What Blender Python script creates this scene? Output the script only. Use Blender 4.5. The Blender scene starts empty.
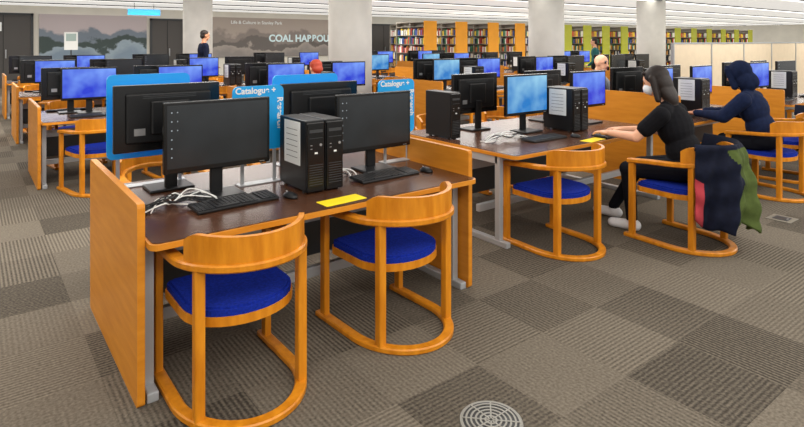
import bpy, bmesh, math, random
import numpy as np
from mathutils import Vector, Matrix
random.seed(7)
sc=bpy.context.scene
sc.view_settings.view_transform='Standard'
COL=sc.collection
def lin(c):
    return c/12.92 if c<=0.04045 else ((c+0.055)/1.055)**2.4
def C(h):
    return tuple(lin(int(h[i:i+2],16)/255) for i in (0,2,4))+(1,)
# ---------------- materials ----------------
def newmat(name):
    m=bpy.data.materials.new(name); m.use_nodes=True
    nt=m.node_tree; b=nt.nodes['Principled BSDF']
    return m,nt,b
def plain(name,hexc,rough=.5,metal=0,spec=.5,noise=0,nscale=30):
    m,nt,b=newmat(name)
    b.inputs['Base Color'].default_value=C(hexc); b.inputs['Roughness'].default_value=rough
    b.inputs['Metallic'].default_value=metal; b.inputs['Specular IOR Level'].default_value=spec
    if noise:
        tc=nt.nodes.new('ShaderNodeTexCoord'); n=nt.nodes.new('ShaderNodeTexNoise'); n.inputs['Scale'].default_value=nscale
        nt.links.new(tc.outputs['Object'],n.inputs['Vector'])
        r=nt.nodes.new('ShaderNodeValToRGB'); c=C(hexc)
        r.color_ramp.elements[0].position=.3; r.color_ramp.elements[1].position=.7
        r.color_ramp.elements[0].color=tuple(x*(1-noise) for x in c[:3])+(1,)
        r.color_ramp.elements[1].color=tuple(min(1,x*(1+noise)) for x in c[:3])+(1,)
        nt.links.new(n.outputs['Fac'],r.inputs[0]); nt.links.new(r.outputs[0],b.inputs['Base Color'])
    return m
def wood(name,c1,c2,scale=(3,3,30),rough=.35):
    m,nt,b=newmat(name)
    tc=nt.nodes.new('ShaderNodeTexCoord'); mp=nt.nodes.new('ShaderNodeMapping'); mp.inputs['Scale'].default_value=scale
    n=nt.nodes.new('ShaderNodeTexNoise'); n.inputs['Scale'].default_value=1.6; n.inputs['Detail'].default_value=6
    r=nt.nodes.new('ShaderNodeValToRGB'); r.color_ramp.elements[0].position=.3; r.color_ramp.elements[1].position=.72
    r.color_ramp.elements[0].color=C(c1); r.color_ramp.elements[1].color=C(c2)
    nt.links.new(tc.outputs['Object'],mp.inputs[0]); nt.links.new(mp.outputs[0],n.inputs['Vector'])
    nt.links.new(n.outputs['Fac'],r.inputs[0]); nt.links.new(r.outputs[0],b.inputs['Base Color'])
    b.inputs['Roughness'].default_value=rough; b.inputs['Specular IOR Level'].default_value=.35
    return m
def emis(name,hexc,s):
    m,nt,b=newmat(name); b.inputs['Base Color'].default_value=(0,0,0,1)
    b.inputs['Emission Color'].default_value=C(hexc); b.inputs['Emission Strength'].default_value=s
    return m
M_wood=wood('chair_wood','b86e10','d68a20',(14,14,3))
M_panel=wood('panel_wood','c2781a','d38a2a',(4,2,16),.4)
M_top=wood('desk_top_laminate','452a1b','573624',(2,14,14),.25)
M_metal=plain('grey_powder_metal','a9abad',.4,.3)
M_dark=plain('dark_metal','3a3c3e',.5,.3)
M_black=plain('black_plastic','0f1012',.4,0,.4)
M_black2=plain('black_gloss_bezel','0a0b0c',.25)
M_key=plain('key_plastic','1a1b1e',.5)
M_blue=plain('blue_fabric','14298a',.9,0,.1,.25,90)
M_cyan=plain('cyan_sign','0aa0e6',.4)
M_white=plain('white_plastic','e9e9e6',.5)
M_label=plain('paper_label','e2e5e3',.7)
M_yellow=plain('yellow_paper','f6da08',.7)
M_icon=emis('screen_icon','c8d4dc',.7)
M_silver=plain('silver','b0b2b4',.3,.7)
def screen(name,c1,c2,s):
    m,nt,b=newmat(name); b.inputs['Base Color'].default_value=(.01,.01,.01,1); b.inputs['Roughness'].default_value=.25
    tc=nt.nodes.new('ShaderNodeTexCoord'); sp=nt.nodes.new('ShaderNodeSeparateXYZ')
    n=nt.nodes.new('ShaderNodeTexNoise'); n.inputs['Scale'].default_value=5
    ad=nt.nodes.new('ShaderNodeMath'); ad.operation='MULTIPLY_ADD'; ad.inputs[1].default_value=.9
    mu=nt.nodes.new('ShaderNodeMath'); mu.operation='MULTIPLY'; mu.inputs[1].default_value=.7
    r=nt.nodes.new('ShaderNodeValToRGB'); r.color_ramp.elements[0].color=C(c1); r.color_ramp.elements[1].color=C(c2)
    r.color_ramp.elements[0].position=.55; r.color_ramp.elements[1].position=1.0
    nt.links.new(tc.outputs['Object'],sp.inputs[0]); nt.links.new(tc.outputs['Object'],n.inputs['Vector'])
    nt.links.new(sp.outputs['Z'],mu.inputs[0]); nt.links.new(n.outputs['Fac'],ad.inputs[0]); nt.links.new(mu.outputs[0],ad.inputs[2])
    nt.links.new(ad.outputs[0],r.inputs[0]); nt.links.new(r.outputs[0],b.inputs['Emission Color']); b.inputs['Emission Strength'].default_value=s
    return m
M_scrblue=screen('screen_blue','1c3ad8','7aa4ff',.95)
M_scrcyan=screen('screen_light_blue','1e7fd0','9ad6f4',.9)
M_scrdark=screen('screen_dark','1d2225','2c3236',.6)
# carpet
def carpet():
    m,nt,b=newmat('carpet_tiles'); N=nt.nodes; L=nt.links
    g=N.new('ShaderNodeNewGeometry'); s=N.new('ShaderNodeSeparateXYZ'); L.new(g.outputs['Position'],s.inputs[0])
    def mt(op,a,bb=None,cc=None):
        n=N.new('ShaderNodeMath'); n.operation=op
        for i,v in enumerate((a,bb,cc)):
            if v is None: continue
            if isinstance(v,(int,float)): n.inputs[i].default_value=v
            else: L.new(v,n.inputs[i])
        return n.outputs[0]
    T=.5
    fx=mt('FLOOR',mt('DIVIDE',s.outputs['X'],T)); fy=mt('FLOOR',mt('DIVIDE',s.outputs['Y'],T))
    cb=N.new('ShaderNodeCombineXYZ'); L.new(fx,cb.inputs[0]); L.new(fy,cb.inputs[1])
    w=N.new('ShaderNodeTexWhiteNoise'); w.noise_dimensions='3D'; L.new(cb.outputs[0],w.inputs['Vector'])
    sc_=N.new('ShaderNodeSeparateColor'); L.new(w.outputs['Color'],sc_.inputs[0])
    par=mt('GREATER_THAN',sc_.outputs[1],.5)
    K=2*math.pi/.024
    sx=mt('SINE',mt('MULTIPLY',s.outputs['X'],K)); sy=mt('SINE',mt('MULTIPLY',s.outputs['Y'],K))
    st=mt('ADD',mt('MULTIPLY',sx,par),mt('MULTIPLY',sy,mt('SUBTRACT',1,par)))
    amp=mt('MULTIPLY_ADD',sc_.outputs[2],.26,.03)
    noi=N.new('ShaderNodeTexNoise'); noi.inputs['Scale'].default_value=70; noi.inputs['Detail'].default_value=4; L.new(g.outputs['Position'],noi.inputs['Vector'])
    noi2=N.new('ShaderNodeTexNoise'); noi2.inputs['Scale'].default_value=.8; L.new(g.outputs['Position'],noi2.inputs['Vector'])
    v=mt('ADD',mt('MULTIPLY',st,amp),mt('MULTIPLY_ADD',w.outputs['Value'],.46,.2))
    v=mt('ADD',v,mt('MULTIPLY_ADD',noi.outputs['Fac'],1.1,-.55))
    v=mt('ADD',v,mt('MULTIPLY_ADD',noi2.outputs['Fac'],.3,-.15))
    r=N.new('ShaderNodeValToRGB'); r.color_ramp.elements[0].color=C('35302a'); r.color_ramp.elements[1].color=C('7c7366')
    L.new(v,r.inputs[0]); L.new(r.outputs[0],b.inputs['Base Color']); b.inputs['Roughness'].default_value=.95; b.inputs['Specular IOR Level'].default_value=.1
    bp=N.new('ShaderNodeBump'); bp.inputs['Strength'].default_value=.3; bp.inputs['Distance'].default_value=.003
    L.new(v,bp.inputs['Height']); L.new(bp.outputs[0],b.inputs['Normal'])
    return m
M_carpet=carpet()
M_wall=plain('painted_wall','dedacf',.9,0,.2,.04,2)
M_ceil=plain('ceiling_white_fill_glow','eeeeec',.9,0,.2,.03,2)
_b=M_ceil.node_tree.nodes['Principled BSDF']; _b.inputs['Emission Color'].default_value=(1,.99,.96,1); _b.inputs['Emission Strength'].default_value=.6  # glow added to the whole ceiling surface to brighten it, not a light fixture
M_groove=plain('ceiling_groove','8a8c90',.8)
M_concrete=plain('column_concrete','d8d6cf',.75,0,.3,.06,3)
M_light=emis('ceiling_tube','fffaf0',3)
M_door=plain('door_charcoal','45413e',.5)
def mural(name,seed,cols):
    m,nt,b=newmat(name); N=nt.nodes; L=nt.links
    g=N.new('ShaderNodeNewGeometry'); s=N.new('ShaderNodeSeparateXYZ'); L.new(g.outputs['Position'],s.inputs[0])
    mp=N.new('ShaderNodeMapping'); mp.inputs['Scale'].default_value=(.7,0,.8); mp.inputs['Location'].default_value=(seed,0,0); L.new(g.outputs['Position'],mp.inputs[0])
    n=N.new('ShaderNodeTexNoise'); n.inputs['Scale'].default_value=1.3; n.inputs['Detail'].default_value=6; n.inputs['Roughness'].default_value=.55; L.new(mp.outputs[0],n.inputs['Vector'])
    a=N.new('ShaderNodeMath'); a.operation='MULTIPLY_ADD'; a.inputs[1].default_value=-.9; L.new(n.outputs['Fac'],a.inputs[0])
    z=N.new('ShaderNodeMapRange'); z.inputs['From Min'].default_value=.9; z.inputs['From Max'].default_value=2.6; z.inputs['To Min'].default_value=.4; z.inputs['To Max'].default_value=1.3
    L.new(s.outputs['Z'],z.inputs[0]); L.new(z.outputs[0],a.inputs[2])
    r=N.new('ShaderNodeValToRGB'); cr=r.color_ramp
    cr.elements[0].position=0; cr.elements[0].color=C(cols[0]); cr.elements[1].position=.95; cr.elements[1].color=C(cols[4])
    for p,c in ((.17,cols[1]),(.2,cols[2]),(.32,cols[2]),(.36,cols[3]),(.48,cols[3]),(.55,cols[4])):
        e=cr.elements.new(p); e.color=C(c)
    L.new(a.outputs[0],r.inputs[0]); L.new(r.outputs[0],b.inputs['Base Color']); b.inputs['Roughness'].default_value=.6
    return m
M_mur1=mural('mural_forest',3,['7d8fa0','98a8b4','3c4a48','747f8c','beb2b4'])
M_mur2=mural('mural_harbour',11,['8a8480','a59c94','6a6460','8a807a','ada096'])
# ---------------- mesh builder ----------------
class MB:
    def __init__(s): s.v=[];s.f=[];s.m=[];s.sm=[];s.mats=[]
    def mi(s,mat):
        if mat not in s.mats: s.mats.append(mat)
        return s.mats.index(mat)
    def add(s,vs,fs,mat,smooth=False):
        o=len(s.v); k=s.mi(mat)
        s.v+= [tuple(v) for v in vs]
        for i,f in enumerate(fs):
            s.f.append(tuple(o+j for j in f)); s.m.append(k); s.sm.append(smooth if isinstance(smooth,bool) else smooth[i])
    def box(s,c,d,mat,bev=0,rot=None,seg=2):
        if bev:
            bm=bmesh.new(); bmesh.ops.create_cube(bm,size=1)
            bmesh.ops.scale(bm,vec=d,verts=bm.verts)
            bmesh.ops.bevel(bm,geom=bm.edges[:],offset=bev,segments=seg,affect='EDGES',profile=.5)
            bm.verts.index_update()
            vs=[v.co.copy() for v in bm.verts]; fs=[[v.index for v in f.verts] for f in bm.faces]; bm.free()
        else:
            vs=[Vector((x*d[0]/2,y*d[1]/2,z*d[2]/2)) for x in(-1,1) for y in(-1,1) for z in(-1,1)]
            fs=[(0,1,3,2),(4,6,7,5),(0,4,5,1),(2,3,7,6),(0,2,6,4),(1,5,7,3)]
        if rot is not None: vs=[rot@v for v in vs]
        s.add([v+Vector(c) for v in vs],fs,mat)
    def b2(s,a,b,mat,bev=0):
        s.box([(a[i]+b[i])/2 for i in range(3)],[abs(b[i]-a[i]) for i in range(3)],mat,bev)
    def cyl(s,a,b,r1,r2,mat,n=24):
        a=Vector(a);b=Vector(b); t=(b-a).normalized(); u=t.orthogonal().normalized(); w=t.cross(u)
        vs=[];fs=[];sm=[]
        for p,r in((a,r1),(b,r2)):
            for i in range(n):
                an=2*math.pi*i/n; vs.append(p+(u*math.cos(an)+w*math.sin(an))*r)
        for i in range(n):
            fs.append((i,(i+1)%n,n+(i+1)%n,n+i)); sm.append(True)
        fs.append(tuple(range(n-1,-1,-1))); fs.append(tuple(range(n,2*n))); sm+=[False,False]
        s.add(vs,fs,mat,sm)
    def sweep(s,path,w,h,mat,ch=.2):
        path=[Vector(p) for p in path]; n=len(path); vs=[];fs=[]
        cx=min(w,h)*ch
        prof=[(-w/2,-h/2+cx),(-w/2,h/2-cx),(-w/2+cx,h/2),(w/2-cx,h/2),(w/2,h/2-cx),(w/2,-h/2+cx),(w/2-cx,-h/2),(-w/2+cx,-h/2)]
        k=len(prof)
        for i,p in enumerate(path):
            t=(path[min(i+1,n-1)]-path[max(i-1,0)]); t.z=0; t.normalize(); sd=Vector((t.y,-t.x,0))
            for q in prof: vs.append(p+sd*q[0]+Vector((0,0,q[1])))
        for i in range(n-1):
            for j in range(k): fs.append((i*k+j,i*k+(j+1)%k,(i+1)*k+(j+1)%k,(i+1)*k+j))
        fs.append(tuple(range(k-1,-1,-1))); fs.append(tuple((n-1)*k+j for j in range(k)))
        s.add(vs,fs,mat)
    def plate(s,poly,axis,a,b,mat):
        n=len(poly)
        def P(q,t): return {'z':(q[0],q[1],t),'y':(q[0],t,q[1]),'x':(t,q[0],q[1])}[axis]
        vs=[P(q,a) for q in poly]+[P(q,b) for q in poly]
        fs=[(i,(i+1)%n,n+(i+1)%n,n+i) for i in range(n)]+[tuple(range(n-1,-1,-1)),tuple(range(n,2*n))]
        s.add(vs,fs,mat)
    def mesh(s,name):
        me=bpy.data.meshes.new(name); me.from_pydata(s.v,[],s.f)
        for m in s.mats: me.materials.append(m)
        me.polygons.foreach_set('material_index',s.m); me.polygons.foreach_set('use_smooth',s.sm)
        bm=bmesh.new(); bm.from_mesh(me); bmesh.ops.recalc_face_normals(bm,faces=bm.faces); bm.to_mesh(me); bm.free()
        me.update(); return me
def put(name,me,loc=(0,0,0),rz=0,parent=None):
    o=bpy.data.objects.new(name,me); o.location=loc; o.rotation_euler=(0,0,rz); COL.objects.link(o)
    if parent: o.parent=parent
    return o
def rrect(x0,y0,x1,y1,r,n=6):
    out=[]
    for cx,cy,a0 in((x1-r,y1-r,0),(x0+r,y1-r,90),(x0+r,y0+r,180),(x1-r,y0+r,270)):
        for i in range(n+1):
            a=math.radians(a0+90*i/n); out.append((cx+r*math.cos(a),cy+r*math.sin(a)))
    return out
# ---------------- chair ----------------
RX,RY=.275,.335
def upath(z0,z1,yf,rx=RX,ry=RY,n=28,zr=None):
    pts=[]
    pts.append((-rx,yf,z0)); pts.append((-rx,yf*.5,z0+(z1-z0)*.3))
    for i in range(n+1):
        a=math.pi+math.pi*i/n
        y=ry*math.sin(a); pts.append((rx*math.cos(a),y,z0+(z1-z0)*(.5+.5*(-y/ry))))
    pts.append((rx,yf*.5,z0+(z1-z0)*.3)); pts.append((rx,yf,z0)); return pts
def make_chair():
    b=MB()
    b.sweep(upath(.0155,.0155,.36),.055,.031,M_wood)
    b.sweep(upath(.625,.675,.33),.06,.034,M_wood)
    for sx in(-1,1):
        b.box((sx*.275,.30,.32),(.036,.05,.6),M_wood,.006)
        b.box((sx*.235,-.175,.34),(.044,.046,.66),M_wood,.007)
    n=28; vs=[];fs=[]
    for i in range(n+1):
        a=math.radians(198+144*i/n)
        k=min(1,min(i,n-i)/3.); top=.80-.035*(1-k)**2
        for (r,z) in((.012,.668),(-.012,.668),(-.012,top),(.012,top)):
            vs.append(((RX+.005+r)*math.cos(a),(RY+.005+r)*math.sin(a),z))
    for i in range(n):
        for j in range(4): fs.append((i*4+j,i*4+(j+1)%4,(i+1)*4+(j+1)%4,(i+1)*4+j))
    fs+=[(3,2,1,0),tuple(n*4+j for j in range(4))]
    b.add(vs,fs,M_wood)
    def seat(rx,ry,yf):
        p=[(rx-.02,yf),(-rx+.02,yf),(-rx,yf-.03)]
        for i in range(17):
            a=math.pi+math.pi*i/16; p.append((rx*math.cos(a),ry*math.sin(a)*.75))
        p.append((rx,yf-.03)); return p
    b.plate(seat(.257,.29,.28),'z',.385,.425,M_wood)
    b.plate(seat(.25,.283,.275),'z',.425,.452,M_blue)
    b.plate(seat(.235,.265,.26),'z',.452,.462,M_blue)
    return b.mesh('library_armchair')
chair_me=make_chair()
# ---------------- monitor ----------------
def make_monitor(scr,icons=False,w=.6,h=.385,zb=.165):
    b=MB()
    b.box((0,0,.008),(.25,.2,.016),M_black,.006)
    b.box((0,.045,(zb+.12)/2+.005),(.07,.03,zb+.12),M_black,.006)
    b.box((0,.03,zb+h/2),(.22,.04,.2),M_black,.012)
    b.box((0,0,zb+h/2),(w,.035,h),M_black2,.006)
    b.box((0,.022,zb+h/2),(w*.8,.03,h*.75),M_black,.012)
    for j in range(3): b.box((0,.0375,zb+h*(.8+.025*j)),(w*.5,.002,.004),M_dark)
    b.box((w*.28,.0375,zb+h*.3),(.06,.001,.04),M_silver)
    b.box((0,-.0178,zb+h/2+.006),(w-.034,.002,h-.046),scr)
    b.box((w/2-.05,-.018,zb+.011),(.03,.001,.003),M_silver)
    if icons:
        for j in range(6): b.box((-w/2+.04,-.0192,zb+h-.055-j*.048),(.006,.001,.006),M_icon)
        for j in range(3): b.box((-w/2+.07,-.0192,zb+h-.055-j*.048),(.005,.001,.005),M_icon)
    return b.mesh('computer_monitor')
mon_dark=make_monitor(M_scrdark,True); mon_blue=make_monitor(M_scrblue); mon_cyan=make_monitor(M_scrcyan)
def make_keyboard():
    b=MB(); R=Matrix.Rotation(math.radians(3),3,'X')
    b.box((0,0,.011),(.45,.155,.014),M_black,.004,R)
    for r in range(6):
        for c in range(19):
            if c in(14,): continue
            if r==0 and 4<=c<=9:
                if c==6: b.box((-.213+.023*6.5,-.058,.0185),(.13,.018,.007),M_key,0,R)
                continue
            b.box((-.213+.0235*c,-.058+.0235*r,.019+(-.058+.0235*r)*.05),(.019,.019,.007),M_key,0,R)
    return b.mesh('keyboard')
kb_me=make_keyboard()
b=MB(); 
bm=bmesh.new(); bmesh.ops.create_uvsphere(bm,u_segments=16,v_segments=10,radius=1)
b.add([(v.co.x*.031,v.co.y*.055,max(v.co.z,-.2)*.026+.0055) for v in bm.verts],[[v.index for v in f.verts] for f in bm.faces],M_black,True); bm.free()
b.cyl((0,.025,.026),(0,.035,.0325),.004,.004,M_silver,8)
mouse_me=b.mesh('computer_mouse')
def make_tower(label=True):
    b=MB(); w,d,h=.115,.34,.415
    b.b2((-w/2,0,.012),(w/2,d,h),M_black,.006)
    for x in(-1,1):
        for y in(.05,d-.05): b.box((x*.04,y,.0062),(.02,.02,.0122),M_dark)
    b.box((0,-.006,.206),(w-.006,.014,h-.02),M_black2,.005)
    b.box((0,-.0135,h-.06),(w-.03,.002,.018),M_dark)
    b.box((0,-.0135,h-.1),(w-.03,.002,.003),M_dark)
    b.cyl((.03,-.012,h-.14),(.03,-.015,h-.14),.008,.008,M_silver,16)
    for j in range(9): b.box((0,-.0135,.05+j*.014),(w-.03,.002,.004),M_dark)
    for j in range(2): b.box((-.03,-.0135,h-.14-j*.02),(.012,.002,.004),M_silver)
    if label:
        b.b2((-w/2-.003,.07,.15),(-w/2+.001,.27,.40),M_label)
        for j in range(6): b.b2((-w/2-.0035,.10,.19+j*.032),(-w/2-.002,.24,.193+j*.032),M_dark)
    b.box((.0,-.0142,.23),(.018,.0012,.01),M_label)
    return b.mesh('desktop_computer')
tower_me=make_tower(); tower2_me=make_tower(False)
# ---------------- desk ----------------
TZ=.73
def make_desk(L,D,pl=True,pr=True,rise=.89,name='computer_desk'):
    b=MB()
    b.plate(rrect(.0,-.0,L,D,.04),'z',TZ-.03,TZ-.004,M_panel)
    b.plate(rrect(.012,.012,L-.012,D-.012,.035),'z',TZ-.004,TZ,M_top)
    for x in(.034,L-.034):
        for y in(.2,D-.2): b.b2((x-.022,y-.025,.03),(x+.022,y+.025,TZ-.03),M_metal,.004)
        b.b2((x-.025,.1,.0),(x+.025,D-.1,.045),M_metal,.006)
        b.b2((x-.022,.2,TZ-.09),(x+.022,D-.2,TZ-.03),M_metal)
    for y in(.45,D-.45): b.b2((.05,y-.02,.2),(L-.05,y+.02,.26),M_metal,.004)
    b.b2((.06,D/2-.09,.5),(L-.06,D/2+.09,.515),M_metal); b.b2((.06,D/2-.1,.5),(L-.06,D/2-.09,.58),M_metal)
    b.b2((.07,D/2-.012,.26),(L-.07,D/2+.012,.5),M_dark)
    def pan(x0):
        poly=rrect(.09,.0,D+.05,rise,.02,3)
        b.plate(poly,'x',x0,x0+.032,M_panel)
    if pl: pan(-.034)
    if pr: pan(L+.002)
    return b.mesh(name)
desk_main=make_desk(1.95,1.24); 
desk_open=make_desk(2.3,1.45,False,False)
desk_left=make_desk(2.1,1.35,True,False,.93); desk_tall=make_desk(2.1,1.35,True,False,1.02)
def station(x0,y0,me,L,D,front=(.54,1.6),back=(.36,1.38),scr=None,tow=(1.0,),chairs=True,rnd=True,skip=(),drop=0):
    put('computer_desk',me,(x0,y0,0))
    for i,x in enumerate(front):
        mm=(scr or [mon_blue,mon_blue,mon_cyan,mon_dark])[random.randrange(4) if not scr else i%len(scr)]; rz=random.uniform(-.12,.12); kr=random.uniform(-.08,.08)
        if random.random()<drop: continue
        put('computer_monitor',mm,(x0+x,y0+.62,TZ+.0005),rz)
        put('keyboard',kb_me,(x0+x-.02,y0+.3,TZ+.0005),kr)
        put('computer_mouse',mouse_me,(x0+x+.29,y0+.3,TZ+.0005),.2)
    for i,x in enumerate(back):
        if random.random()<drop: continue
        put('computer_monitor',mon_blue,(x0+x,y0+D-.42,TZ+.0005),math.pi+random.uniform(-.1,.1))
        put('keyboard',kb_me,(x0+x,y0+D-.16,TZ+.0005),math.pi)
    for x in tow:
        put('desktop_computer',tower_me,(x0+x,y0+.32,TZ+.0005)); put('desktop_computer',tower2_me,(x0+x+.125,y0+.33,TZ+.0005))
    if chairs:
        for i,x in enumerate((.5,1.45)):
            q=[random.uniform(-.08,.08),random.uniform(0,.25),random.uniform(-.2,.2),random.uniform(-.08,.08),random.uniform(0,.2),random.uniform(-.15,.15)]
            if 'f%d'%i not in skip: put('library_armchair',chair_me,(x0+x+q[0],y0-.02-q[1],0),q[2])
            if 'b%d'%i not in skip: put('library_armchair',chair_me,(x0+x+q[3],y0+D+.05+q[4],0),math.pi+q[5])
# --- main desk ---
X0,Y0=.615,2.56
put('computer_desk',desk_main,(X0,Y0,0))
put('computer_monitor',make_monitor(M_scrdark,True,zb=.155),(1.122,3.17,TZ+.0005),0)
put('computer_monitor',make_monitor(M_scrdark,True,zb=.135),(2.185,3.17,TZ+.0005),0)
put('computer_monitor',make_monitor(M_scrblue,zb=.232),(.945,3.52,TZ+.0005),math.pi)
put('computer_monitor',make_monitor(M_scrblue,zb=.195),(1.965,3.52,TZ+.0005),math.pi)
put('keyboard',kb_me,(1.13,2.95,TZ+.0005),.06)
put('keyboard',kb_me,(2.12,2.95,TZ+.0005),.02)
put('computer_mouse',mouse_me,(1.42,2.88,TZ+.0005),.2)
put('computer_mouse',mouse_me,(2.42,2.90,TZ+.0005),.1)
put('desktop_computer',tower_me,(1.575,2.88,TZ+.0005)); put('desktop_computer',tower2_me,(1.70,2.88,TZ+.0005))
bb=MB(); bb.plate(rrect(-.13,-.055,.13,.055,.004,2),'z',0,.0015,M_yellow); yel=bb.mesh('yellow_notice')
put('yellow_notice',yel,(1.62,2.66,TZ+.0003),.05)
put('library_armchair',chair_me,(.995,2.56,0),.0)
put('library_armchair',chair_me,(1.92,2.58,0),.04)
put('library_armchair',chair_me,(1.1,4.2,0),math.pi+.1)
put('library_armchair',chair_me,(2.05,4.25,0),math.pi-.1)
def sign(x0,x1,y,z0,z1,text=True):
    e=MB()
    e.plate(rrect(x0,z0,x1,z1,.035),'y',y-.006,y+.006,M_cyan)
    e.b2((x0+.05,y-.005,TZ+.004),(x0+.07,y+.005,z0+.02),M_metal); e.b2((x1-.07,y-.005,TZ+.004),(x1-.05,y+.005,z0+.02),M_metal)
    e.b2((x0+.03,y-.04,TZ+.0006),(x1-.03,y+.04,TZ+.006),M_metal)
    o=put('catalogue_sign',e.mesh('catalogue_sign'))
    if text:
        for body,rot,loc in(('Catalogue +',Matrix(((1,0,0),(0,0,-1),(0,1,0))),(x0+.015,y-.0075,z1-.045)),('Research',Matrix(((0,1,0),(0,0,-1),(-1,0,0))),(x1-.042,y-.0075,z1-.075))):
            cu=bpy.data.curves.new('lettering','FONT'); cu.body=body; cu.size=.053; cu.extrude=.0004; cu.offset=.0014; cu.materials.append(M_white)
            t=bpy.data.objects.new('lettering',cu); COL.objects.link(t); t.matrix_world=Matrix.Translation(loc)@rot.to_4x4(); t.parent=o
sign(1.25,1.578,3.30,.93,1.325); sign(2.31,2.632,3.30,.93,1.32)
sign(.64,1.115,3.68,.90,1.40,False); sign(1.68,2.20,3.68,.93,1.36,False)
def cables(name,cx,cy,n,mats,spread=.2,z=TZ+.005):
    cu=bpy.data.curves.new(name,'CURVE'); cu.dimensions='3D'; cu.bevel_depth=.0036; cu.bevel_resolution=2
    for m in mats: cu.materials.append(m)
    for i in range(n):
        sp=cu.splines.new('NURBS'); k=7; sp.points.add(k-1); sp.order_u=4; sp.use_endpoint_u=True; sp.material_index=i%len(mats)
        for j in range(k):
            sp.points[j].co=(cx+spread*(j/(k-1)-.5)*2+random.uniform(-.05,.05),cy+random.uniform(-.08,.08),z+(random.uniform(0,.07) if 0<j<k-1 else 0),1)
    o=bpy.data.objects.new(name,cu); COL.objects.link(o); return o
cables('cable_bundle',.88,3.10,11,[M_white,M_black,M_dark],.17)
cables('cable_bundle',1.86,3.12,5,[M_white,M_black],.1)
cables('cable_bundle',3.75,3.4,9,[M_white,M_label,M_black],.22)
# --- table 2 ---
X2,Y2=3.27,2.87
put('computer_desk',desk_open,(X2,Y2,0))
put('computer_monitor',mon_cyan,(4.255,3.6,TZ+.0005),.0)
put('computer_monitor',mon_blue,(5.25,3.6,TZ+.0005),.0)
put('computer_monitor',mon_blue,(3.96,4.0,TZ+.0005),math.pi)
put('computer_monitor',mon_blue,(5.0,4.0,TZ+.0005),math.pi)
put('keyboard',kb_me,(4.05,3.22,TZ+.0005),.0); put('keyboard',kb_me,(4.72,3.0,TZ+.0005),.12)
put('computer_mouse',mouse_me,(4.36,3.12,TZ+.0005),0)
put('desktop_computer',tower_me,(4.62,3.3,TZ+.0005)); put('desktop_computer',tower2_me,(4.745,3.3,TZ+.0005))
put('desktop_computer',tower2_me,(3.42,3.7,TZ+.0005)); put('yellow_notice',yel,(4.36,2.94,TZ+.0003),.1)
put('library_armchair',chair_me,(3.68,2.78,0),-.05)
put('library_armchair',chair_me,(4.0,4.45,0),math.pi+.1); put('library_armchair',chair_me,(5.0,4.5,0),math.pi)
# --- table 3 ---
station(6.02,2.9,desk_tall,2.1,1.35,chairs=False)
put('library_armchair',chair_me,(6.68,2.36,0),-.1); put('library_armchair',chair_me,(7.62,2.5,0),.1)
station(8.9,2.9,desk_left,2.1,1.35)
for y in (6.9,10.5,14.0):
    for x in ((.62,3.1,6.2,8.9,11.6) if y<10 else (.62,3.1,6.2,8.9,11.6,14.4) if y<12 else (.62,3.1,6.2,8.9,11.6)):
        sk=('f0',) if (x==3.1 and y<7) else ()
        station(x,y+(.2 if x<1 and y<7 else 0),desk_main if x<1 else desk_left,1.95 if x<1 else 2.1,1.24 if x<1 else 1.35,skip=sk,drop=.0 if y<7 else .25,scr=[mon_blue,mon_blue] if (y<7 and x<4) else None)
# ---------------- room ----------------
H=2.86
def slab(name,a,b,mat):
    m=MB(); m.b2(a,b,mat); return put(name,m.mesh(name))
slab('floor',(-8,-6,-.1),(50,24.2,0),M_carpet)
slab('wall_back',(-8,24,0),(50,24.2,H+.2),M_wall)
slab('wall_left',(-8.2,-6,0),(-8,24.2,H+.2),M_wall)
slab('wall_right',(50,-6,0),(50.2,24.2,H+.2),M_wall)
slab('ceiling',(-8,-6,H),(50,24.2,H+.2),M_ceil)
slab('baseboard_back',(-8,23.97,0),(50,24,.1),M_door)
m=MB()
y=-4
while y<23.5:
    m.b2((-7.5,y,H-.03),(49.5,y+.2,H-.001),M_light); m.b2((-7.5,y-.08,H-.04),(49.5,y-.05,H-.001),M_groove)
    y+=2.6
put('ceiling_lights',m.mesh('ceiling_lights'))
def column(x,y,r):
    m=MB(); m.cyl((x,y,.0),(x,y,H-.001),r,r,M_concrete,40); m.cyl((x,y,.0),(x,y,.1),r+.02,r+.02,M_door,40)
    put('column',m.mesh('column'))
column(5.87,9.33,.42); column(11.8,9.33,.45); column(16.9,9.33,.42); column(5.2,16.4,.40)
def door(i,x0,x1,top):
    m=MB(); m.b2((x0,23.93,0),(x1,23.99,top),M_door,.0); m.b2((x0-.08,23.9,0),(x0,23.995,top+.08),M_dark); m.b2((x1,23.9,0),(x1+.08,23.995,top+.08),M_dark); m.b2((x0-.08,23.9,top),(x1+.08,23.995,top+.08),M_dark)
    m.b2(((x0+x1)/2-.01,23.92,0),((x0+x1)/2+.01,23.93,top),M_black); m.b2(((x0+x1)/2+.06,23.87,1),((x0+x1)/2+.09,23.93,1.3),M_silver)
    put('door_%d'%i,m.mesh('door'))
door(1,.15,1.75,2.5); door(2,5.8,6.95,2.42); door(3,16.4,17.8,2.4)
m=MB(); m.b2((2.0,23.95,.9),(5.6,23.99,2.57),M_mur1); put('wall_mural',m.mesh('mural'))
m=MB(); m.b2((8.2,23.95,.9),(14.4,23.99,2.62),M_mur2); put('wall_mural',m.mesh('mural'))
M_txt=plain('mural_text','f2f6f5',.6); M_ltcy=plain('mural_title','dff6fb',.6)
def text(body,size,loc,mat,name='lettering',off=.01):
    cu=bpy.data.curves.new(name,'FONT'); cu.body=body; cu.size=size; cu.extrude=.003; cu.offset=off; cu.materials.append(mat)
    t=bpy.data.objects.new(name,cu); COL.objects.link(t); t.location=loc; t.rotation_euler=(math.pi/2,0,0); return t
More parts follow.
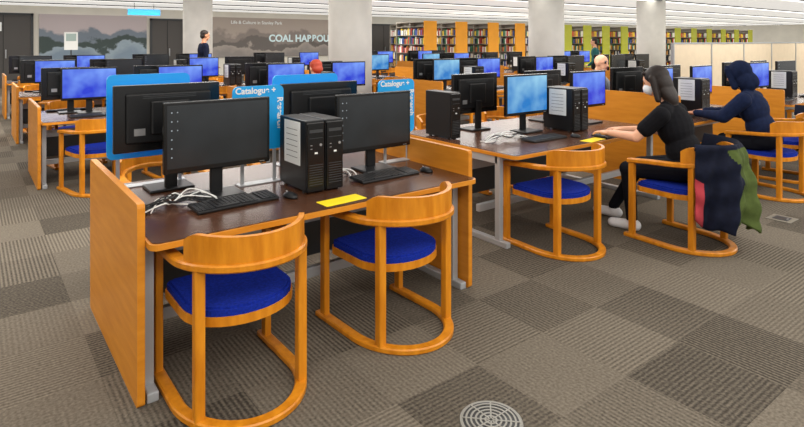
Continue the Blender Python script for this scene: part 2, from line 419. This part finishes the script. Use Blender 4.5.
text('COAL HARBOUR',.44,(10.75,23.94,1.58),M_ltcy,'mural_lettering',.016)
text('Life & Culture in Stanley Park',.2,(9,23.94,2.35),M_txt,'mural_lettering',.003)
text('hall',.42,(.35,23.9,1.95),M_txt,'door_lettering')
m=MB(); m.b2((4.1,20,2.45),(5.1,20.03,2.65),M_cyan)
for x in(4.3,4.9): m.cyl((x,20.015,2.65),(x,20.015,H),.008,.008,M_dark,8)
put('hanging_sign',m.mesh('hanging_sign'))
m=MB(); m.b2((2.55,21.98,1.3),(2.95,22.02,1.9),M_white); m.b2((2.73,21.99,.0),(2.77,22.01,1.35),M_dark); m.b2((2.6,21.85,0),(2.9,22.15,.02),M_dark); m.b2((2.6,21.975,1.6),(2.9,21.98,1.85),plain('poster_grey_green','9fb0ab'))
put('poster_stand',m.mesh('poster_stand'))
# bookshelves
bookcols=[plain('book_%d'%i,c,.7) for i,c in enumerate(['a33028','2c4f96','e8e0cd','3d7a54','bc8a4a','222428','c33c2e','5a5fa8','e9c438','f0ede4','f0ede4','3a3f46'])]
M_orange=plain('stack_end_orange','f5a51c',.5,0,.4,.04,4); M_green=plain('stack_end_olive','b8ba2c',.5,0,.4,.04,4); M_shelf=plain('shelf_steel','968e82',.5)
def make_stack(L,endm):
    b=MB(); w=.55; h=2.35
    b.b2((-w/2-.04,-.06,0),(w/2+.04,0,h+.03),endm,.01)
    b.b2((-.01,0,.05),(.01,L,h),M_shelf)
    for k in range(7): b.b2((-w/2,0,.08+k*.345),(w/2,L,.1+k*.345),M_shelf)
    y=.9
    while y<L+.01: b.b2((-w/2,y-.015,0),(w/2,y+.015,h),M_shelf); y+=.9
    b.b2((-w/2,0,h-.03),(w/2,L,h),M_shelf)
    for k in range(6):
        for sd in(-1,1):
            y=.03
            while y<L-.1:
                t=random.uniform(.03,.09); hh=random.uniform(.19,.29)
                if random.random()<.9: b.b2((sd*(w/2-.02),y,.1+k*.345),(sd*.03,y+t-.004,.1+k*.345+hh),random.choice(bookcols))
                y+=t
    return b.mesh('bookshelf')
st_short=make_stack(1.8,M_orange); st_o=make_stack(4.5,M_orange); st_g=make_stack(4.5,M_green)
xs=[14.2,15.85,17.7,19.4,21.1,22.8,24.4,26.0,27.7,29.6,31.4,33.4,35.4,37.4,39.4,41.4,43.6]
for i,x in enumerate(xs):
    put('bookshelf',st_short if i==0 else st_o if i<4 else st_g,(x,16.8,0))
# cubicle partition
M_part=plain('partition_fabric','dccbb0',.9,0,.1,.03,8)
m=MB(); x=10.95
while x<19:
    m.b2((x+.02,5.58,.06),(x+1.58,5.62,1.54),M_part,.01); m.b2((x-.02,5.57,0),(x+.02,5.63,1.57),M_silver); x+=1.6
m.b2((10.95,5.575,1.54),(x,5.625,1.57),M_silver); m.b2((x-.02,5.57,0),(x+.02,5.63,1.57),M_silver)
put('cubicle_partition',m.mesh('cubicle_partition'))
# floor vent
M_vent=plain('vent_grey','85837c',.5,.3)
def camxy(px,Yd): 
    X=(px-402)/567*Yd; return (.794*X+.607*Yd,-.607*X+.794*Yd)
vx,vy=camxy(491,2.385); m=MB()
m.cyl((vx,vy,.0),(vx,vy,.006),.135,.13,M_vent,40); m.cyl((vx,vy,.006),(vx,vy,.0065),.118,.118,M_black,40)
for r in(.02,.04,.06,.08,.1):
    n=32; vs=[];fs=[]
    for i in range(n):
        a=2*math.pi*i/n
        for rr,z in((r,.0065),(r,.009),(r+.008,.009),(r+.008,.0065)): vs.append((vx+rr*math.cos(a),vy+rr*math.sin(a),z))
    for i in range(n):
        for j in range(4): fs.append((i*4+j,i*4+(j+1)%4,((i+1)%n)*4+(j+1)%4,((i+1)%n)*4+j))
    m.add(vs,fs,M_vent)
for k in range(4):
    m.box((vx,vy,.0077),(.24,.007,.003),M_vent,0,Matrix.Rotation(k*math.pi/4,3,'Z'))
put('floor_vent',m.mesh('floor_vent'))
M_out=plain('outlet_brown_grey','6d675c',.6)
fx,fy=camxy(782,5.1); m=MB(); m.b2((fx-.1,fy-.1,0),(fx+.1,fy+.1,.006),M_out,.002); m.b2((fx-.06,fy-.06,.006),(fx+.06,fy+.06,.009),M_dark,.001); m.b2((fx-.02,fy-.05,.009),(fx+.02,fy-.04,.012),M_silver)
put('floor_outlet_cover',m.mesh('floor_outlet_cover'))
# ---------------- people ----------------
def person(name,prims,mats,loc,rz=0,vox=.008,scale=1):
    vs=[];fs=[]
    for p in prims:
        o=len(vs)
        if p[0]=='c':
            _,a,b_,ra,rb,lab=p; a=Vector(a);b_=Vector(b_); t=(b_-a); Ln=t.length; t.normalize(); u=t.orthogonal().normalized(); w=t.cross(u)
            prof=[]
            for i in range(1,6): an=math.pi/2*i/6; prof.append((a-t*ra*math.cos(an),ra*math.sin(an)))
            prof.append((a,ra)); prof.append((b_,rb))
            for i in range(5,0,-1): an=math.pi/2*i/6; prof.append((b_+t*rb*math.cos(an),rb*math.sin(an)))
            n=14
            for c,r in prof:
                for i in range(n): an=2*math.pi*i/n; vs.append(c+(u*math.cos(an)+w*math.sin(an))*r)
            top=len(vs); vs.append(a-t*ra); vs.append(b_+t*rb); K=len(prof)
            for k in range(K-1):
                for i in range(n): fs.append((o+k*n+i,o+k*n+(i+1)%n,o+(k+1)*n+(i+1)%n,o+(k+1)*n+i))
            for i in range(n): fs.append((top,o+(i+1)%n,o+i)); fs.append((top+1,o+(K-1)*n+i,o+(K-1)*n+(i+1)%n))
        else:
            _,c,r,tilt,lab=p; R=Matrix.Rotation(tilt,3,'X'); n=20;m_=12
            for k in range(1,m_):
                ph=math.pi*k/m_
                for i in range(n):
                    an=2*math.pi*i/n; q=Vector((math.sin(ph)*math.cos(an)*r[0],math.sin(ph)*math.sin(an)*r[1],math.cos(ph)*r[2])); vs.append(R@q+Vector(c))
            top=len(vs); vs.append(R@Vector((0,0,r[2]))+Vector(c)); vs.append(R@Vector((0,0,-r[2]))+Vector(c))
            for k in range(m_-2):
                for i in range(n): fs.append((o+k*n+i,o+(k+1)*n+i,o+(k+1)*n+(i+1)%n,o+k*n+(i+1)%n))
            for i in range(n): fs.append((top,o+i,o+(i+1)%n)); fs.append((top+1,o+(m_-2)*n+(i+1)%n,o+(m_-2)*n+i))
    me=bpy.data.meshes.new(name+'_raw'); me.from_pydata([tuple(v) for v in vs],[],fs)
    bm=bmesh.new(); bm.from_mesh(me); bmesh.ops.recalc_face_normals(bm,faces=bm.faces); bm.to_mesh(me); bm.free()
    ob=bpy.data.objects.new(name+'_raw',me); COL.objects.link(ob)
    md=ob.modifiers.new('r','REMESH'); md.mode='VOXEL'; md.voxel_size=vox
    md=ob.modifiers.new('s','SMOOTH'); md.factor=.5; md.iterations=3
    dg=bpy.context.evaluated_depsgraph_get(); dg.update()
    fin=bpy.data.meshes.new_from_object(ob.evaluated_get(dg)); bpy.data.objects.remove(ob)
    n=len(fin.polygons); cen=np.empty(n*3); fin.polygons.foreach_get('center',cen); cen=cen.reshape(-1,3)
    labs=list(mats.keys()); best=np.full(n,1e9); idx=np.zeros(n,int)
    for p in prims:
        if p[0]=='c':
            a=np.array(p[1]);bb_=np.array(p[2]); d=bb_-a; t=np.clip(((cen-a)@d)/max(1e-9,d@d),0,1)
            ds=np.linalg.norm(cen-(a+t[:,None]*d),axis=1)-(p[3]+(p[4]-p[3])*t)
        else:
            R=np.array(Matrix.Rotation(-p[3],3,'X')); q=(cen-np.array(p[1]))@R.T; rr=np.array(p[2])
            k=np.linalg.norm(q/rr,axis=1); ds=(1-1/np.maximum(k,1e-6))*np.linalg.norm(q,axis=1)
        if p[-1] in('eye','lip','brow'): ds=ds-.004
        s=ds<best; best[s]=ds[s]; idx[s]=labs.index(p[-1])
    fin.materials.clear()
    for l in labs: fin.materials.append(mats[l])
    fin.polygons.foreach_set('material_index',idx.astype(np.int32)); fin.polygons.foreach_set('use_smooth',[True]*n); fin.name=name
    o=put(name,fin,loc,rz); o.scale=(scale,)*3
    return o
def head_prims(c,tilt=.35,hair='short',mask=False):
    c=Vector(c); R=Matrix.Rotation(-tilt,3,'X')
    P=lambda x,y,z: tuple(c+R@Vector((x,y,z)))
    t=-tilt
    pr=[('e',P(0,0,.02),(.074,.094,.088),t,'skin'),('e',P(0,.03,-.045),(.056,.062,.065),t,'skin'),('e',P(0,.06,-.085),(.028,.026,.022),t,'skin'),
        ('c',P(0,.088,.01),P(0,.112,-.025),.008,.013,'skin'),
        ('e',P(-.03,.082,.012),(.013,.008,.007),t,'eye'),('e',P(.03,.082,.012),(.013,.008,.007),t,'eye'),
        ('c',P(-.045,.083,.032),P(-.017,.09,.034),.005,.005,'hair'),('c',P(.045,.083,.032),P(.017,.09,.034),.005,.005,'hair'),
        ('e',P(0,.088,-.058),(.024,.008,.007),t,'lip'),
        ('e',P(-.076,.0,-.005),(.01,.02,.032),t,'skin'),('e',P(.076,.0,-.005),(.01,.02,.032),t,'skin')]
    if mask: pr+=[('e',P(0,.052,-.045),(.062,.07,.052),t,'mask')]
    if hair=='long':
        pr+=[('e',P(0,-.022,.04),(.09,.1,.09),t,'hair'),('e',P(0,-.06,-.03),(.09,.062,.11),t,'hair'),('e',P(0,-.065,-.12),(.095,.055,.12),t-.1,'hair'),
             ('c',P(-.084,-.01,.03),P(-.09,.0,-.15),.025,.024,'hair'),('c',P(.084,-.01,.03),P(.09,.0,-.15),.025,.024,'hair'),('c',P(-.05,.055,.088),P(.05,.055,.088),.016,.016,'hair')]
    elif hair=='short':
        pr+=[('e',P(0,-.018,.042),(.083,.092,.08),t,'hair'),('e',P(0,-.05,-.02),(.074,.052,.06),t,'hair')]
    elif hair=='hood':
        pr+=[('e',P(0,-.035,.03),(.106,.118,.12),t,'coat'),('e',P(0,-.06,-.09),(.115,.095,.12),t,'coat'),('e',P(0,-.11,-.08),(.075,.06,.1),t-.3,'coat'),('c',P(-.055,.06,.1),P(.055,.06,.1),.024,.024,'coat'),('c',P(-.092,.06,.08),P(-.08,.05,-.12),.022,.034,'coat'),('c',P(.092,.06,.08),P(.08,.05,-.12),.022,.034,'coat')]
    return pr
def hand_prims(w,side,dirv=(0,1,0),down=.04):
    w=Vector(w); out=[]
    d=Vector(dirv).normalized(); sd=Vector((d.y,-d.x,0))
    pc=w+d*.05+Vector((0,0,-.006))
    out.append(('c',tuple(w+d*.015),tuple(pc+d*.02),.024,.022,'skin'))
    for k,(off,ln) in enumerate(((-.033,.058),(-.011,.068),(.011,.072),(.033,.062))):
        o=off*(1 if side>0 else -1)*-1
        r0=w+d*.03+sd*o*.6+Vector((0,0,-.004)); r1=w+d*.085+sd*o; r2=r1+d*ln*.5+sd*o*.25+Vector((0,0,-.004)); r3=r2+d*ln*.42+Vector((0,0,-down*.55))
        out.append(('c',tuple(r0),tuple(r1),.013,.0105,'skin')); out.append(('c',tuple(r1),tuple(r2),.0095,.0085,'skin')); out.append(('c',tuple(r2),tuple(r3),.0085,.0075,'skin'))
    s=-side
    t0=w+d*.025+sd*s*.022; t1=w+d*.055+sd*s*.052+Vector((0,0,-.01)); t2=t1+d*.035+sd*s*.008+Vector((0,0,-.012))
    out.append(('c',tuple(t0),tuple(t1),.014,.011,'skin')); out.append(('c',tuple(t1),tuple(t2),.0105,.0085,'skin'))
    return out
def seated(top='coat',sleeve='short',hair='long',tilt=.35,bulk=1.0,wrist=(.13,.62,.79),feet=((.40,.09),(.66,.09)),hoff=(0,.25,1.235),mask=False):
    B=bulk
    pr=[('e',(0,0,.57),(.185*B,.145*B,.115),0,'pants'),('e',(0,.035,.70),(.16*B,.12*B,.16),-.2,top),('e',(0,.10,.88),(.175*B,.125*B,.18),-.25,top),
        ('c',(-.13*B,.14,1.0),(.13*B,.14,1.0),.064*B,.064*B,top),('c',(-.07,.15,1.04),(.07,.15,1.04),.045,.045,top),('c',(0,.15,1.05),(0,.205,1.13),.055,.047,'skin' if sleeve=='short' else top),('c',(0,.205,1.12),(0,.23,1.19),.047,.047,'skin')]
    pr+=head_prims(hoff,tilt,hair,mask)
    for s in(-1,1):
        sh=(s*.18*B,.14,.98); el=(s*.235*B,.31,.80); wr=(s*wrist[0],wrist[1]-.04,wrist[2])
        mid=tuple(sh[i]*.4+el[i]*.6 for i in range(3))
        if sleeve=='short':
            pr+=[('c',sh,mid,.066*B,.062*B,top),('c',mid,el,.046,.042,'skin'),('c',el,wr,.042,.027,'skin')]
        else:
            pr+=[('c',sh,el,.07*B,.06*B,top),('c',el,wr,.058*B,.038,top)]
        pr+=hand_prims(wr,s,(-s*.12,1,0))
        fy,fz=feet[0 if s<0 else 1]; kn=(s*.125,.43,.505)
        pr+=[('c',(s*.09,.03,.56),kn,.092*B,.068,'pants'),('c',kn,(s*.12,fy,.11),.062,.045,'pants'),
             ('c',(s*.12,fy-.03,.048),(s*.13,fy+.16,.04),.046,.038,'shoe'),('c',(s*.12,fy,.11),(s*.12,fy,.06),.036,.044,'shoe')]
    return pr
S1=plain('skin_light','e2ab8b',.6,0,.3); S2=plain('skin_tan','c48c6c',.6,0,.3)
M_hairb=plain('hair_dark','1d120d',.6,0,.4,.3,60); M_eye=plain('eye_dark','20140f',.3); M_lip=plain('lip','a8574d',.5); M_mask=plain('face_mask','dfe4e8',.8)
M_tee=plain('black_cotton','101014',.9,0,.15,.2,40); M_jean=plain('black_denim','14151c',.9,0,.15); M_shoew=plain('white_sneaker','dcdcde',.6)
M_navy=plain('navy_fabric','10162a',.85,0,.15,.25,20); M_hairr=plain('hair_auburn','a8381a',.6); M_grey=plain('grey_knit','6e7074',.9); M_teal=plain('teal_fleece','1d5c5a',.9); M_red=plain('red_fabric','a3303a',.9)
def mats(skin,hair,coat,pants,shoe): return {'skin':skin,'hair':hair,'coat':coat,'pants':pants,'shoe':shoe,'eye':M_eye,'lip':M_lip,'mask':M_mask}
cx,cy=4.56,2.22
put('library_armchair',chair_me,(cx,cy,0),-.06)
person('seated_woman',seated(bulk=1.08,mask=True),mats(S1,M_hairb,M_tee,M_jean,M_shoew),(4.63,2.24,0),.14,.006,1.02)
person('seated_person_in_hoodie',seated(sleeve='long',hair='hood',bulk=1.15,wrist=(.14,.66,.80)),mats(S2,M_hairb,plain('hoodie_navy','131d38',.9,0,.15,.2,25),M_jean,M_shoew),(6.64,2.42,0),.1,.008,1.0)
person('seated_person',seated(sleeve='long',hair='short'),mats(S1,M_hairr,M_red,M_jean,M_black),(3.66,6.42,0),.0,.011)
put('library_armchair',chair_me,(3.66,6.45,0))
person('seated_person',seated(sleeve='long',hair='none',bulk=1.1,tilt=.1),mats(S1,M_grey,M_grey,M_jean,M_black),(6.95,4.82,0),math.pi,.011,1.05)
put('library_armchair',chair_me,(6.95,4.80,0),math.pi)
def standing(top='coat'):
    pr=[('e',(0,0,.95),(.165,.12,.13),0,'pants'),('e',(0,0,1.13),(.15,.11,.17),0,top),('e',(0,0,1.33),(.18,.12,.17),0,top),('c',(-.16,0,1.44),(.16,0,1.44),.06,.06,top),('c',(0,0,1.46),(0,.02,1.58),.055,.05,'skin')]
    pr+=head_prims((0,.03,1.66),.15,'short')
    for s in(-1,1):
        pr+=[('c',(s*.2,0,1.42),(s*.24,-.02,1.14),.058,.048,top),('c',(s*.24,-.02,1.14),(s*.2,.16,.98),.045,.034,top)]
        pr+=hand_prims((s*.2,.17,.97),s,(-s*.3,1,0))
        pr+=[('c',(s*.09,0,.9),(s*.1,.02,.5),.09,.062,'pants'),('c',(s*.1,.02,.5),(s*.1,-.01,.1),.058,.042,'pants'),('c',(s*.1,-.03,.045),(s*.11,.15,.036),.042,.034,'shoe')]
    return pr
person('standing_person',standing(),mats(S2,M_hairb,M_navy,M_jean,M_black),(4.25,13.0,0),-1.6,.011,1.04)
person('standing_person',standing(),mats(S1,M_hairb,M_teal,M_jean,M_black),(13.9,9.3,0),.5,.011,.95)
# draped coats
M_olive=plain('olive_lining','46522a',.9,0,.1,.25,14); M_coatd=plain('coat_black_navy','101424',.85,0,.15,.25,20)
nu,nv=90,36; vs=[];fs=[];fm=[]
for i in range(nu+1):
    u=i/nu; a=math.radians(214+150*u)
    for j in range(nv+1):
        v=j/nv
        if v<.14:
            k=v/.14; off=-.035+.075*math.sin(k*math.pi/2); z=.72+.112*math.sin(min(1,k*1.1)*math.pi/2)
        else:
            k=(v-.14)/.86; z=.832-k*(.55+.09*math.sin(u*3.1)+.045*math.sin(u*13)+.02*math.sin(u*31)); off=.05+.045*k+.034*math.sin(u*23+k*3)*(.2+k)+.014*math.sin(u*57+k*8)*(.2+k)+.01*math.sin(k*22+u*9)+(.12*math.sin(k*2.2)*math.sin(u*3.1)**.5*u if 0<u<1 else 0)
        vs.append(((RX+off)*math.cos(a),(RY+off)*math.sin(a),z))
for i in range(nu):
    for j in range(nv):
        fs.append((i*(nv+1)+j,(i+1)*(nv+1)+j,(i+1)*(nv+1)+j+1,i*(nv+1)+j+1)); u=i/nu; v=j/nv
        fm.append(1 if (v>.17 and u+.07*math.sin(v*7+1)>.30) else 2 if (u<.05 and v>.5) else 0)
me=bpy.data.meshes.new('draped_coat'); me.from_pydata(vs,[],fs)
for q in(M_coatd,M_olive,M_red): me.materials.append(q)
me.polygons.foreach_set('material_index',fm); me.polygons.foreach_set('use_smooth',[True]*len(fs))
for lx,ly,rz,mm in((cx,cy,-.06,me),(7.62,2.5,.1,me.copy())):
    o=put('draped_coat',mm,(lx,ly,0),rz); sm=o.modifiers.new('s','SOLIDIFY'); sm.thickness=.014; sm.offset=1
    if mm is not me: mm.materials[1]=M_coatd; mm.materials[2]=M_coatd
# ---------------- lights ----------------
for x in (0,6,13,21,31,42):
    for y in (0,5.2,12,19):
        l=bpy.data.lights.new('ceiling_panel','AREA'); l.shape='RECTANGLE'; l.size=5 if x<20 else 8; l.size_y=1.2
        l.energy=(140 if x<20 else 220)*(1.25 if y>10 else 1); l.color=(1,.97,.92)
        o=bpy.data.objects.new('ceiling_panel',l); o.location=(x,y,H-.1); COL.objects.link(o)
w=bpy.data.worlds.new('World'); sc.world=w; w.use_nodes=True
w.node_tree.nodes['Background'].inputs[0].default_value=(1,.98,.95,1); w.node_tree.nodes['Background'].inputs[1].default_value=.95
# ---------------- camera ----------------
cd=bpy.data.cameras.new('camera'); cd.sensor_width=36; cd.lens=567/804*36; cd.shift_y=-172.5/804; cd.clip_end=200
cam=bpy.data.objects.new('camera',cd); cam.location=(0,0,1.6); cam.rotation_euler=(math.pi/2,0,-math.atan2(.607,.794)); COL.objects.link(cam)
sc.camera=cam
